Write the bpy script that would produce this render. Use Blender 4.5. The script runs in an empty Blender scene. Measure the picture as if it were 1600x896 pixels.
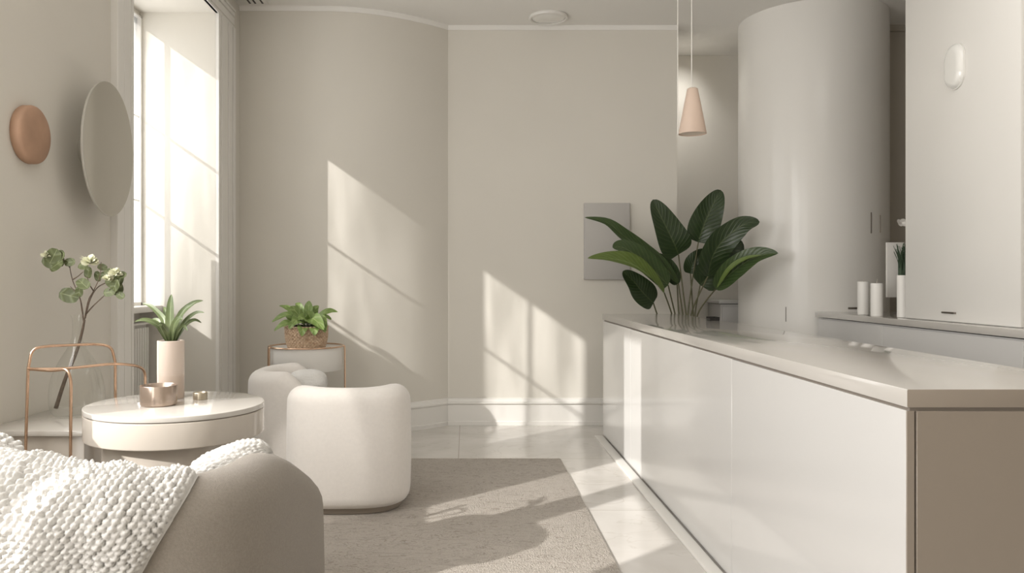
import bpy, bmesh, math, random
from mathutils import Vector, Matrix, noise
C = bpy.context.scene.collection
PI = math.pi
rnd = random.Random(7)
FX = 1600*28/36.0
CAMZ = 1.2

def P(px, py, y):
    """real position of a point seen at (px,py) in the reference when it stands y metres into the room"""
    return Vector(((px-728)*y/FX, y, CAMZ-(py-438)*y/FX))

# ------------------------------------------------------------------ materials
def mat(name, col, rough=0.5, metal=0.0, spec=0.5, coat=0.0, bump=None, vary=None, sheen=0.0, sub=0.0):
    m = bpy.data.materials.new(name); m.use_nodes = True
    nt = m.node_tree; b = nt.nodes['Principled BSDF']
    b.inputs['Base Color'].default_value = (*col, 1); b.inputs['Roughness'].default_value = rough
    b.inputs['Metallic'].default_value = metal; b.inputs['Specular IOR Level'].default_value = spec
    b.inputs['Coat Weight'].default_value = coat; b.inputs['Sheen Weight'].default_value = sheen
    b.inputs['Coat Roughness'].default_value = 0.06
    tc = nt.nodes.new('ShaderNodeTexCoord')
    if vary:
        sc, amt = vary
        n = nt.nodes.new('ShaderNodeTexNoise'); n.inputs['Scale'].default_value = sc; n.inputs['Detail'].default_value = 4
        r = nt.nodes.new('ShaderNodeValToRGB')
        r.color_ramp.elements[0].position = .3; r.color_ramp.elements[1].position = .7
        r.color_ramp.elements[0].color = (*[c*(1-amt) for c in col], 1)
        r.color_ramp.elements[1].color = (*[min(1, c*(1+amt)) for c in col], 1)
        nt.links.new(tc.outputs['Object'], n.inputs['Vector']); nt.links.new(n.outputs['Fac'], r.inputs['Fac'])
        nt.links.new(r.outputs['Color'], b.inputs['Base Color'])
    if bump:
        sc, st, dist = bump
        n = nt.nodes.new('ShaderNodeTexNoise'); n.inputs['Scale'].default_value = sc; n.inputs['Detail'].default_value = 3
        bp = nt.nodes.new('ShaderNodeBump'); bp.inputs['Strength'].default_value = st; bp.inputs['Distance'].default_value = dist
        nt.links.new(tc.outputs['Object'], n.inputs['Vector']); nt.links.new(n.outputs['Fac'], bp.inputs['Height'])
        nt.links.new(bp.outputs['Normal'], b.inputs['Normal'])
    return m

def glass(name, tint=(1,1,1), rough=0.02, base=0.04, edge=0.55):
    m = bpy.data.materials.new(name); m.use_nodes = True; nt = m.node_tree; nt.nodes.clear()
    o = nt.nodes.new('ShaderNodeOutputMaterial'); mx = nt.nodes.new('ShaderNodeMixShader')
    t = nt.nodes.new('ShaderNodeBsdfTransparent'); g = nt.nodes.new('ShaderNodeBsdfGlossy')
    t.inputs['Color'].default_value = (*tint, 1); g.inputs['Roughness'].default_value = rough
    lw = nt.nodes.new('ShaderNodeLayerWeight'); lw.inputs['Blend'].default_value = .3
    mr = nt.nodes.new('ShaderNodeMapRange'); mr.inputs['To Min'].default_value = base; mr.inputs['To Max'].default_value = edge
    nt.links.new(lw.outputs['Facing'], mr.inputs['Value']); nt.links.new(mr.outputs['Result'], mx.inputs['Fac'])
    nt.links.new(t.outputs[0], mx.inputs[1]); nt.links.new(g.outputs[0], mx.inputs[2]); nt.links.new(mx.outputs[0], o.inputs['Surface'])
    return m

def emis(name, col, s):
    m = bpy.data.materials.new(name); m.use_nodes = True
    b = m.node_tree.nodes['Principled BSDF']; b.inputs['Base Color'].default_value = (*col, 1)
    b.inputs['Emission Color'].default_value = (*col, 1); b.inputs['Emission Strength'].default_value = s
    return m

M = {}
WALLC = (.745, .713, .648)
M['wall'] = mat('plaster', WALLC, .85, vary=(1.3, .018), bump=(9, .05, .01))
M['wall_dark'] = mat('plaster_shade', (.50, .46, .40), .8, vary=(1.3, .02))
M['ceil'] = mat('ceiling_paint', (.88, .86, .82), .9, vary=(1, .01))
M['trim'] = mat('trim_paint', (.84, .82, .78), .38)
M['white'] = mat('white_lacquer', (.665, .655, .64), .16, coat=.35, vary=(.6, .01))
M['white_top'] = mat('white_worktop', (.55, .525, .49), .12, coat=.5)
M['endpanel'] = mat('shaded_lacquer', (.31, .265, .22), .3)  # shade of the counter's dim end put into the colour; also one column pull
M['gap'] = mat('shadow_gap', (.22, .19, .16), .8)
M['column'] = mat('column_lacquer', (.85, .83, .79), .33, coat=.12, vary=(.7, .012))
M['fabric'] = mat('white_boucle', (.83, .79, .745), .95, sheen=.3, bump=(420, .35, .004), vary=(60, .02))
M['fabric_g'] = mat('grey_weave', (.31, .275, .235), .95, sheen=.2, bump=(520, .5, .004), vary=(200, .08))
M['seam'] = mat('chair_plinth', (.33, .28, .23), .7)
M['knit'] = mat('white_wool', (.735, .72, .69), .95, sheen=.2, bump=(300, .5, .003), vary=(40, .02))
M['copper'] = mat('copper', (.72, .46, .34), .22, metal=1)
M['gold'] = mat('rose_gold', (.66, .46, .33), .24, metal=1)
M['terracotta'] = mat('terracotta', (.43, .265, .175), .62, vary=(9, .1), bump=(40, .15, .003))
M['drum'] = mat('cream_lacquer', (.56, .51, .45), .14, coat=.3)
M['drumtop'] = mat('cream_top', (.62, .59, .545), .06, coat=.5)
M['pot'] = mat('blush_ceramic', (.68, .57, .49), .25, coat=.3)
M['pot2'] = mat('blush_ceramic_base', (.60, .49, .41), .35)
M['shade'] = mat('blush_shade', (.68, .53, .43), .55, vary=(8, .03))
M['shade_in'] = mat('shade_inside', (.86, .76, .66), .6)
M['cord'] = mat('white_cord', (.80, .77, .72), .6)
M['mirror'] = mat('mirror_silver', (.66, .645, .60), .06, metal=1)
M['mirror_rim'] = mat('mirror_rim', (.62, .60, .55), .3, metal=.6)
M['soil'] = mat('soil', (.05, .035, .025), .95, bump=(80, .8, .01))
M['black'] = mat('black_plastic', (.02, .018, .016), .4)
M['wax'] = mat('candle_wax', (.86, .84, .80), .5, spec=.4)
M['wick'] = mat('wick', (.5, .45, .4), .9)
M['twig'] = mat('bark', (.13, .095, .07), .8, vary=(60, .3))
M['stem'] = mat('leaf_stem', (.10, .095, .045), .6)
M['panel'] = mat('grey_canvas', (.52, .50, .475), .8, bump=(300, .15, .002))
M['petal'] = mat('petal', (.84, .84, .64), .7)
M['orchid'] = mat('orchid_petal', (.90, .87, .82), .6)
M['steel'] = mat('handle_metal', (.28, .25, .22), .3, metal=.9)
M['paleface'] = mat('fixture_white', (.82, .80, .76), .3)
M['clear'] = glass('clear_glass', (1,1,1), .02, .02, .25)
M['glass'] = glass('window_glass', (1,1,1), .02, .02, .25)
nt=M['glass'].node_tree; tc=nt.nodes.new('ShaderNodeTexCoord'); mp=nt.nodes.new('ShaderNodeMapping'); mp.inputs['Scale'].default_value=(1,5,.7)
no=nt.nodes.new('ShaderNodeTexNoise'); no.inputs['Scale'].default_value=1.6; no.inputs['Detail'].default_value=2
rp=nt.nodes.new('ShaderNodeValToRGB'); rp.color_ramp.elements[0].position=.35; rp.color_ramp.elements[0].color=(.56,.56,.555,1); rp.color_ramp.elements[1].position=.62; rp.color_ramp.elements[1].color=(.86,.86,.86,1)
nt.links.new(tc.outputs['Object'],mp.inputs[0]); nt.links.new(mp.outputs[0],no.inputs['Vector']); nt.links.new(no.outputs['Fac'],rp.inputs[0])
nt.links.new(rp.outputs[0],[n for n in nt.nodes if n.type=='BSDF_TRANSPARENT'][0].inputs['Color'])  # tint streaks added to dapple and dim the sun passing through
M['vaseglass'] = glass('vase_glass', (.975,.98,.97), .03, .015, .42)
M['scglass'] = mat('sconce_glass', (.88,.87,.83), .08, coat=1)

def leaf_mat(name, c1, c2, vein, rough=.35, scale=38):
    """UV driven: u across (-1..1 stored 0..1), v along"""
    m = bpy.data.materials.new(name); m.use_nodes = True; nt = m.node_tree; b = nt.nodes['Principled BSDF']
    uv = nt.nodes.new('ShaderNodeUVMap'); sp = nt.nodes.new('ShaderNodeSeparateXYZ'); nt.links.new(uv.outputs[0], sp.inputs[0])
    def math_(op, a, bb=None):
        n = nt.nodes.new('ShaderNodeMath'); n.operation = op
        for i, v in enumerate((a, bb)):
            if v is None: continue
            if isinstance(v, (int, float)): n.inputs[i].default_value = v
            else: nt.links.new(v, n.inputs[i])
        return n.outputs[0]
    a = math_('ABSOLUTE', math_('SUBTRACT', sp.outputs['X'], .5))
    ph = math_('MULTIPLY', math_('SUBTRACT', sp.outputs['Y'], math_('MULTIPLY', a, .45)), scale*2.2)
    w = math_('SINE', ph); w = math_('MULTIPLY', math_('ADD', w, 1), .5); w = math_('POWER', w, 4)
    mid = math_('LESS_THAN', a, .022)
    no = nt.nodes.new('ShaderNodeTexNoise'); no.inputs['Scale'].default_value = 9
    mx = nt.nodes.new('ShaderNodeMixRGB'); mx.inputs[1].default_value = (*c1,1); mx.inputs[2].default_value = (*c2,1)
    nt.links.new(no.outputs['Fac'], mx.inputs[0])
    m2 = nt.nodes.new('ShaderNodeMixRGB'); m2.inputs[2].default_value = (*vein,1)
    nt.links.new(mx.outputs[0], m2.inputs[1]); nt.links.new(math_('MULTIPLY', w, .28), m2.inputs[0])
    m3 = nt.nodes.new('ShaderNodeMixRGB'); m3.inputs[2].default_value = (*vein,1)
    nt.links.new(m2.outputs[0], m3.inputs[1]); nt.links.new(math_('MULTIPLY', mid, .75), m3.inputs[0])
    nt.links.new(m3.outputs[0], b.inputs['Base Color']); b.inputs['Roughness'].default_value = rough
    bp = nt.nodes.new('ShaderNodeBump'); bp.inputs['Strength'].default_value = .35; bp.inputs['Distance'].default_value = .004
    nt.links.new(w, bp.inputs['Height']); nt.links.new(bp.outputs[0], b.inputs['Normal'])
    return m
M['leaf_dark'] = leaf_mat('leaf_dark', (.015,.032,.010), (.028,.052,.015), (.075,.105,.04), .33)
M['leaf_bright'] = leaf_mat('leaf_bright', (.085,.135,.025), (.15,.21,.045), (.25,.33,.12), .33)
M['leaf_mid'] = leaf_mat('leaf_mid', (.032,.062,.016), (.052,.088,.025), (.12,.16,.07), .33)
M['leaf_dracaena'] = leaf_mat('leaf_dracaena', (.065,.095,.035), (.12,.15,.06), (.32,.37,.20), .4, 3)
M['leaf_hosta'] = leaf_mat('leaf_hosta', (.12,.20,.04), (.21,.30,.08), (.42,.50,.22), .4, 10)
M['leaf_euc'] = leaf_mat('leaf_eucalyptus', (.075,.095,.035), (.125,.145,.06), (.30,.34,.18), .5, 6)
M['grass'] = mat('grass_blade', (.03,.06,.025), .6)

def marble():
    m = bpy.data.materials.new('marble_floor'); m.use_nodes = True; nt = m.node_tree; b = nt.nodes['Principled BSDF']
    tc = nt.nodes.new('ShaderNodeTexCoord'); L = nt.links
    n1 = nt.nodes.new('ShaderNodeTexNoise'); n1.inputs['Scale'].default_value = 1.6; n1.inputs['Detail'].default_value = 8; n1.inputs['Distortion'].default_value = 1.2
    n2 = nt.nodes.new('ShaderNodeTexNoise'); n2.inputs['Scale'].default_value = 1.1; n2.inputs['Detail'].default_value = 9; n2.inputs['Distortion'].default_value = 2.2
    mp = nt.nodes.new('ShaderNodeMapping'); mp.inputs['Rotation'].default_value = (0,0,.7); mp.inputs['Scale'].default_value = (1,2.4,1)
    L.new(tc.outputs['Object'], n1.inputs['Vector']); L.new(tc.outputs['Object'], mp.inputs['Vector']); L.new(mp.outputs[0], n2.inputs['Vector'])
    r1 = nt.nodes.new('ShaderNodeValToRGB'); e = r1.color_ramp.elements
    e[0].position=.3; e[0].color=(.60,.57,.53,1); e[1].position=.7; e[1].color=(.74,.715,.68,1)
    r2 = nt.nodes.new('ShaderNodeValToRGB'); e = r2.color_ramp.elements
    e[0].position=.485; e[0].color=(0,0,0,1); e[1].position=.5; e[1].color=(1,1,1,1)
    x = r2.color_ramp.elements.new(.515); x.color=(0,0,0,1)
    L.new(n1.outputs['Fac'], r1.inputs['Fac']); L.new(n2.outputs['Fac'], r2.inputs['Fac'])
    mx = nt.nodes.new('ShaderNodeMixRGB'); mx.inputs[2].default_value=(.50,.46,.41,1)
    mm = nt.nodes.new('ShaderNodeMath'); mm.operation='MULTIPLY'; mm.inputs[1].default_value=.45
    L.new(r2.outputs['Color'], mm.inputs[0]); L.new(mm.outputs[0], mx.inputs[0]); L.new(r1.outputs['Color'], mx.inputs[1])
    br = nt.nodes.new('ShaderNodeTexBrick'); br.offset=0; br.inputs['Scale'].default_value=1; br.inputs['Mortar Size'].default_value=.003
    br.inputs['Brick Width'].default_value=1.2; br.inputs['Row Height'].default_value=1.2
    mp2 = nt.nodes.new('ShaderNodeMapping'); mp2.inputs['Location'].default_value=(.05,-.55,0)
    L.new(tc.outputs['Object'], mp2.inputs['Vector']); L.new(mp2.outputs[0], br.inputs['Vector'])
    m2 = nt.nodes.new('ShaderNodeMixRGB'); m2.inputs[2].default_value=(.42,.38,.33,1)
    L.new(br.outputs['Fac'], m2.inputs[0]); L.new(mx.outputs[0], m2.inputs[1]); L.new(m2.outputs[0], b.inputs['Base Color'])
    b.inputs['Roughness'].default_value=.14
    return m
M['floor'] = marble()

def rugmat():
    m = bpy.data.materials.new('rug_pile'); m.use_nodes = True; nt = m.node_tree; b = nt.nodes['Principled BSDF']; L = nt.links
    tc = nt.nodes.new('ShaderNodeTexCoord')
    mp = nt.nodes.new('ShaderNodeMapping'); mp.inputs['Scale'].default_value=(2.2,6.5,1)
    n1 = nt.nodes.new('ShaderNodeTexNoise'); n1.inputs['Scale'].default_value=2.2; n1.inputs['Detail'].default_value=3; n1.inputs['Distortion'].default_value=1.6
    n2 = nt.nodes.new('ShaderNodeTexVoronoi'); n2.inputs['Scale'].default_value=150
    L.new(tc.outputs['Object'], mp.inputs['Vector']); L.new(mp.outputs[0], n1.inputs['Vector']); L.new(tc.outputs['Object'], n2.inputs['Vector'])
    r = nt.nodes.new('ShaderNodeValToRGB'); e=r.color_ramp.elements
    base=(.55,.505,.455,1); dk=(.36,.315,.27,1)
    e[0].position=.0; e[0].color=base; e[1].position=1; e[1].color=base
    for p_,c_ in ((.44,base),(.465,dk),(.475,base),(.56,base),(.575,dk),(.60,base)):
        q_=e.new(p_); q_.color=c_
    L.new(n1.outputs['Fac'], r.inputs['Fac'])
    mx = nt.nodes.new('ShaderNodeMixRGB'); mx.blend_type='MULTIPLY'; mx.inputs[0].default_value=.55
    r2 = nt.nodes.new('ShaderNodeValToRGB'); e=r2.color_ramp.elements; e[0].color=(1,1,1,1); e[1].position=.75; e[1].color=(.72,.70,.67,1)
    L.new(n2.outputs['Distance'], r2.inputs['Fac']); L.new(r.outputs[0], mx.inputs[1]); L.new(r2.outputs[0], mx.inputs[2]); L.new(mx.outputs[0], b.inputs['Base Color'])
    ad = nt.nodes.new('ShaderNodeMath'); ad.operation='ADD'
    mu = nt.nodes.new('ShaderNodeMath'); mu.operation='MULTIPLY'; mu.inputs[1].default_value=-.5
    L.new(n2.outputs['Distance'], mu.inputs[0]); L.new(mu.outputs[0], ad.inputs[0]); L.new(r.outputs['Color'], ad.inputs[1])
    bp = nt.nodes.new('ShaderNodeBump'); bp.inputs['Strength'].default_value=.9; bp.inputs['Distance'].default_value=.009
    L.new(ad.outputs[0], bp.inputs['Height']); L.new(bp.outputs[0], b.inputs['Normal'])
    b.inputs['Roughness'].default_value=.98
    return m
M['rug'] = rugmat()

def wicker():
    m = bpy.data.materials.new('wicker'); m.use_nodes=True; nt=m.node_tree; b=nt.nodes['Principled BSDF']; L=nt.links
    n = nt.nodes.new('ShaderNodeTexNoise'); n.inputs['Scale'].default_value=60
    tc = nt.nodes.new('ShaderNodeTexCoord'); L.new(tc.outputs['Object'], n.inputs['Vector'])
    r = nt.nodes.new('ShaderNodeValToRGB'); e=r.color_ramp.elements; e[0].position=.3; e[0].color=(.42,.28,.18,1); e[1].position=.7; e[1].color=(.70,.54,.39,1)
    L.new(n.outputs['Fac'], r.inputs['Fac']); L.new(r.outputs[0], b.inputs['Base Color']); b.inputs['Roughness'].default_value=.7
    return m
M['wicker'] = wicker()

# ------------------------------------------------------------------ mesh helpers
def link(name, me, m, parent=None, smooth=True, angle=40):
    o = bpy.data.objects.new(name, me); C.objects.link(o)
    if m: me.materials.append(m)
    if smooth:
        for p in me.polygons: p.use_smooth = True
        if angle: me.set_sharp_from_angle(angle=math.radians(angle))
    if parent:
        o.parent = parent; o.matrix_parent_inverse = parent.matrix_basis.inverted()
    return o

def obj(name, bm, m, parent=None, smooth=True, angle=40, recalc=True):
    if recalc: bmesh.ops.recalc_face_normals(bm, faces=bm.faces)
    me = bpy.data.meshes.new(name); bm.to_mesh(me); bm.free()
    return link(name, me, m, parent, smooth, angle)

def tag(o, label, cat, group=None):
    o['label'] = label; o['category'] = cat
    if group: o['group'] = group
    return o
def struct(o): o['kind'] = 'structure'; return o

def thing(name, label, cat, loc=(0,0,0), group=None):
    o = bpy.data.objects.new(name, None); C.objects.link(o); o.location = loc; o.empty_display_size = .1
    bpy.context.view_layer.update()
    return tag(o, label, cat, group)
def sthing(name, loc=(0,0,0)):
    o = bpy.data.objects.new(name, None); C.objects.link(o); o.location = loc
    return struct(o)

def bx(bm, x0,x1,y0,y1,z0,z1, bev=0.0, seg=2):
    r = bmesh.ops.create_cube(bm, size=1)
    vs = r['verts']
    for v in vs:
        v.co = Vector(((x0+x1)/2+v.co.x*(x1-x0), (y0+y1)/2+v.co.y*(y1-y0), (z0+z1)/2+v.co.z*(z1-z0)))
    if bev > 0:
        es = list({e for v in vs for e in v.link_edges})
        bmesh.ops.bevel(bm, geom=es, offset=bev, segments=seg, affect='EDGES', profile=.5)
    return bm
def box(name, x0,x1,y0,y1,z0,z1, m, parent=None, bev=0.0, seg=2):
    return obj(name, bx(bmesh.new(), x0,x1,y0,y1,z0,z1, bev, seg), m, parent)

def lathe(bm, prof, n=48, c=(0,0), close=False):
    """prof list of (r,z); r==0 ends become poles"""
    rings = []
    for r, z in prof:
        if r <= 1e-6: rings.append([bm.verts.new((c[0], c[1], z))])
        else: rings.append([bm.verts.new((c[0]+r*math.cos(2*PI*i/n), c[1]+r*math.sin(2*PI*i/n), z)) for i in range(n)])
    pairs = list(zip(rings, rings[1:])) + ([(rings[-1], rings[0])] if close else [])
    for a, b in pairs:
        for i in range(n):
            j = (i+1) % n
            if len(a) == 1 and len(b) == 1: continue
            if len(a) == 1: bm.faces.new((a[0], b[i], b[j]))
            elif len(b) == 1: bm.faces.new((a[i], a[j], b[0]))
            else: bm.faces.new((a[i], a[j], b[j], b[i]))
    return bm

def rcyl(r, z0, z1, bev=.004, seg=4):
    """closed profile of a cylinder with rounded rims"""
    p = [(0, z0)]
    for i in range(seg+1):
        a = -PI/2 + PI/2*i/seg; p.append((r-bev+bev*math.cos(a), z0+bev+bev*math.sin(a)))
    for i in range(seg+1):
        a = PI/2*i/seg; p.append((r-bev+bev*math.cos(a), z1-bev+bev*math.sin(a)))
    p.append((0, z1)); return p

def smooth_path(pts, n=8):
    """Catmull-Rom"""
    pts = [Vector(p) for p in pts]; out = []
    for i in range(len(pts)-1):
        p0 = pts[max(i-1,0)]; p1 = pts[i]; p2 = pts[i+1]; p3 = pts[min(i+2,len(pts)-1)]
        for k in range(n):
            t = k/n
            out.append(.5*((2*p1)+(-p0+p2)*t+(2*p0-5*p1+4*p2-p3)*t*t+(-p0+3*p1-3*p2+p3)*t**3))
    out.append(pts[-1]); return out

def round_path(pts, rad=.04, n=6):
    """polyline with rounded corners"""
    pts = [Vector(p) for p in pts]; out=[pts[0]]
    for i in range(1, len(pts)-1):
        a,b,c = pts[i-1],pts[i],pts[i+1]
        r = min(rad, (a-b).length*.49, (c-b).length*.49)
        p = b+(a-b).normalized()*r; q = b+(c-b).normalized()*r
        for k in range(n+1):
            t=k/n; out.append((1-t)**2*p+2*t*(1-t)*b+t*t*q)
    out.append(pts[-1]); return out

def tube(bm, pts, r, n=10, r1=None):
    pts = [Vector(p) for p in pts]; N=len(pts); rings=[]
    up = Vector((0,0,1)); t0=(pts[1]-pts[0]).normalized()
    if abs(t0.dot(up))>.95: up=Vector((1,0,0))
    u = t0.cross(up).normalized()
    for i,p in enumerate(pts):
        t = (pts[min(i+1,N-1)]-pts[max(i-1,0)]).normalized()
        u = (u-t*u.dot(t)).normalized(); v=t.cross(u)
        rr = r if r1 is None else r+(r1-r)*i/(N-1)
        rings.append([bm.verts.new(p+(u*math.cos(2*PI*k/n)+v*math.sin(2*PI*k/n))*rr) for k in range(n)])
    for a,b in zip(rings,rings[1:]):
        for k in range(n): bm.faces.new((a[k],a[(k+1)%n],b[(k+1)%n],b[k]))
    bm.faces.new(rings[0][::-1]); bm.faces.new(rings[-1])
    return bm

def prism(bm, plan, z0, z1):
    a=[bm.verts.new((x,y,z0)) for x,y in plan]; b=[bm.verts.new((x,y,z1)) for x,y in plan]
    n=len(plan)
    for i in range(n): bm.faces.new((a[i],a[(i+1)%n],b[(i+1)%n],b[i]))
    bm.faces.new(a[::-1]); bm.faces.new(b); return bm

def leaf(bm, spine, w, nrm, nt=16, ns=6, fold=.15, shape='broad', wave=0.0, seed=0):
    """ribbon leaf along a smooth spine, width w (half), nrm = facing direction; writes UVs"""
    uvl = bm.loops.layers.uv.verify()
    pts = smooth_path(spine, 10); N=len(pts)-1
    nrm = Vector(nrm).normalized(); grid=[]
    for i in range(nt+1):
        t=i/nt; f=t*N; k=min(int(f),N-1); p=pts[k].lerp(pts[k+1], f-k)
        tg=(pts[min(k+1,N)]-pts[max(k-1,0)]).normalized()
        side=tg.cross(nrm).normalized(); nn=side.cross(tg).normalized()
        if shape=='broad': ww=w*max(0.0, math.sin(PI*min(1,t**.62)))**.62 if 0<t<1 else 0
        elif shape=='lance': ww=w*max(0.0,math.sin(PI*t**.8))**.8 if 0<t<1 else 0
        elif shape=='strap': ww=w*(.55+.45*math.sin(PI*min(1,t*1.3)))*(1-t**3)**.9
        else: ww=w*max(0.0,math.sin(PI*t))**.45 if 0<t<1 else 0
        row=[]
        for j in range(ns+1):
            s=-1+2*j/ns
            off=fold*abs(s)*ww + wave*ww*math.sin(t*9+s*2+seed)*abs(s)
            row.append((bm.verts.new(p+side*s*ww+nn*off), ((s+1)/2, t)))
        grid.append(row)
    for i in range(nt):
        for j in range(ns):
            q=[grid[i][j],grid[i][j+1],grid[i+1][j+1],grid[i+1][j]]
            try: f=bm.faces.new([a[0] for a in q])
            except ValueError: continue
            for lp,a in zip(f.loops,q): lp[uvl].uv=a[1]
    return bm

# ------------------------------------------------------------------ SETTING
XL, YB, ZC = -1.74, 6.6, CAMZ+2.108
YL = 6.13
# floor & ceiling
struct(box('floor', -2.5, 4.1, -2.7, 7.7, -.06, 0, M['floor']))
struct(box('ceiling', -2.5, 4.1, -2.7, 7.7, ZC, ZC+.08, M['ceil']))
# left wall : deep wall with a splayed window recess, thinner wall nearer
bm = bmesh.new()
prism(bm, [(XL,2.95),(XL,4.12),(-2.29,3.56),(-2.29,3.4),(-1.82,2.95)], 0, ZC)
bx(bm, -2.29, XL, 5.54, 6.5, 0, ZC)
prism(bm,[(XL,4.12),(XL,5.54),(-2.29,5.54),(-2.29,3.56)],3.063,ZC)          # head of the recess
bx(bm, -2.35, -2.27, 3.4, 5.6, 0, 1.0)          # apron under the glass
bx(bm, -2.35, -2.27, 3.4, 5.6, 3.025, ZC)
bx(bm, -1.80, XL, 2.80, 2.95, 0, ZC)
bx(bm, -1.80, XL, 1.10, 2.80, 0, 1.06)
bx(bm, -1.80, XL, 1.10, 2.80, 2.9, ZC)
bx(bm, -1.80, XL, -2.6, 1.10, 0, .4)
bx(bm, -1.80, XL, -2.6, 1.10, 2.9, ZC)
bx(bm, -1.80, XL, .80, 1.10, 0, ZC)
bx(bm, -1.80, XL, -2.6, -2.2, 0, ZC)
struct(obj('wall_left', bm, M['wall'], smooth=False))
# back wall with its curve
curve=[(-1.75,YL),(-1.3,YL),(-1.12,YL+.004)]
for i in range(1,25):
    t=i/24; x=-1.12+(1.12-.148)*t
    curve.append((x, YL+.004+(YB-YL-.004)*(t**2.0*(1.0)+.0)*(1-.35*t*(t-1)*0)))
curve.append((1.75,YB))
def wallstrip(curve, thick, z0, z1, name, m):
    bm=bmesh.new(); n=len(curve)
    fr=[(bm.verts.new((x,y,z0)),bm.verts.new((x,y,z1))) for x,y in curve]
    for a,b in zip(fr,fr[1:]): bm.faces.new((a[0],b[0],b[1],a[1]))
    bk=[(bm.verts.new((x,curve[-1][1]+thick,z0)),bm.verts.new((x,curve[-1][1]+thick,z1))) for x,y in curve]
    for a,b in zip(bk,bk[1:]): bm.faces.new((a[1],b[1],b[0],a[0]))
    for f,b in zip((fr[0],fr[-1]),(bk[0],bk[-1])): bm.faces.new((f[0],f[1],b[1],b[0]))
    for k in (0,1):
        for i in range(n-1): bm.faces.new((fr[i][k],fr[i+1][k],bk[i+1][k],bk[i][k]))
    return struct(obj(name,bm,m,angle=25))
wallstrip(curve,.15,0,ZC,'wall_back',M['wall'])
bm=bmesh.new()
bx(bm,1.60,1.75,6.76,7.47,0,ZC); bx(bm,1.6,4.0,7.47,7.6,0,ZC)
bx(bm,3.1,3.2,6.6,7.47,0,ZC)
struct(obj('wall_alcove',bm,M['wall'],smooth=False))
struct(box('wall_recess',3.2,3.95,6.6,6.7,0,ZC,M['wall_dark']))
struct(box('wall_right',3.95,4.05,-2.6,7.47,0,ZC,M['wall_dark']))
struct(box('wall_front',-1.8,4.05,-2.65,-2.55,0,ZC,M['wall']))
# baseboard following the back wall (profile swept)
def baseboard(name, path, prof, m):
    bm=bmesh.new(); rows=[]; N=len(path)
    for i,(x,y) in enumerate(path):
        a=Vector(path[max(i-1,0)]); b=Vector(path[min(i+1,N-1)]); t=(b-a).normalized(); n=Vector((t.y,-t.x))
        rows.append([bm.verts.new((x+n.x*d,y+n.y*d,z)) for d,z in prof])
    for a,b in zip(rows,rows[1:]):
        for k in range(len(prof)-1): bm.faces.new((a[k],b[k],b[k+1],a[k+1]))
    return struct(obj(name,bm,m,angle=30))
prof=[(.026,0),(.026,.03),(.018,.036),(.018,.168),(.024,.172),(.030,.180),(.030,.190),(.020,.196),(.016,.206),(.014,.217),(.004,.224),(-.002,.225)]
baseboard('baseboard_back', curve, prof, M['trim'])
# crown line
prof2=[(-.001,ZC-.035),(.008,ZC-.035),(.012,ZC-.02),(.022,ZC-.008),(.022,ZC+.001)]
baseboard('trim_3', curve, prof2, M['ceil'])
struct(box('trim_4', 3.2,3.95,6.57,6.6,ZC-.05,ZC,M['wall_dark']))

# window 1
w1 = sthing('window_1')
def casing(side_y0, side_y1, name):
    bm=bmesh.new(); d=1 if side_y1>side_y0 else -1
    L=abs(side_y1-side_y0)
    lays=[(0,L,.018),(0,L*.12,.024),(L*.18,L*.55,.026),(L*.60,L*.82,.030),(L*.86,L,.036)]
    for q,(a,b,t) in enumerate(lays):
        if q==0: a,b=.002,L-.002
        ya,yb=sorted((side_y0+d*a,side_y0+d*b)); bx(bm,XL-.004,XL+t,ya,yb,0,3.062+.0006*q,.003,1)
    return obj(name,bm,M['trim'],w1)
casing(4.12,3.90,'casing'); casing(5.54,5.90,'casing')
bm=bmesh.new()
for a,b,t in ((0,.14,.018),(0,.018,.024),(.026,.08,.026),(.088,.118,.030),(.122,.14,.036)): bx(bm,XL-.004,XL+t+.001,3.901,5.899,3.061+a,3.061+b,.003,1)
obj('head_casing',bm,M['trim'],w1)
bm=bmesh.new()
GX0,GX1=-2.30,-2.25
bx(bm,GX0,GX1,5.515,5.55,1.0,3.03,.004); bx(bm,GX0,GX1,3.55,3.62,1.0,3.03,.004)
bx(bm,GX0,GX1,3.6,5.54,1.0,1.05,.004); bx(bm,GX0,GX1,3.6,5.54,3.015,3.03,.004)
obj('sash_frame',bm,M['trim'],w1)
box('mullion',GX0,GX1,4.41,4.655,1.0,3.03,M['trim'],w1,.004)
for z in (1.75,2.33): box('muntin',-2.285,-2.262,3.6,5.53,z-.006,z+.006,M['trim'],w1,.003)
for y,z0 in ((5.36,1.0),(4.05,1.6)): box('muntin',-2.285,-2.262,y-.011,y+.011,z0,3.03,M['trim'],w1,.003)
box('sun_mask_panel',-2.29,-2.262,3.6,5.07,1.03,1.70,M['trim'],w1,.003)  # added, hidden from the camera: cuts off the bottom of the sun patch
box('glass_pane',-2.280,-2.276,3.6,5.53,1.03,3.02,M['glass'],w1)
box('sill',-2.28,-2.11,3.62,5.54,.985,1.025,M['trim'],w1,.006)
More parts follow.
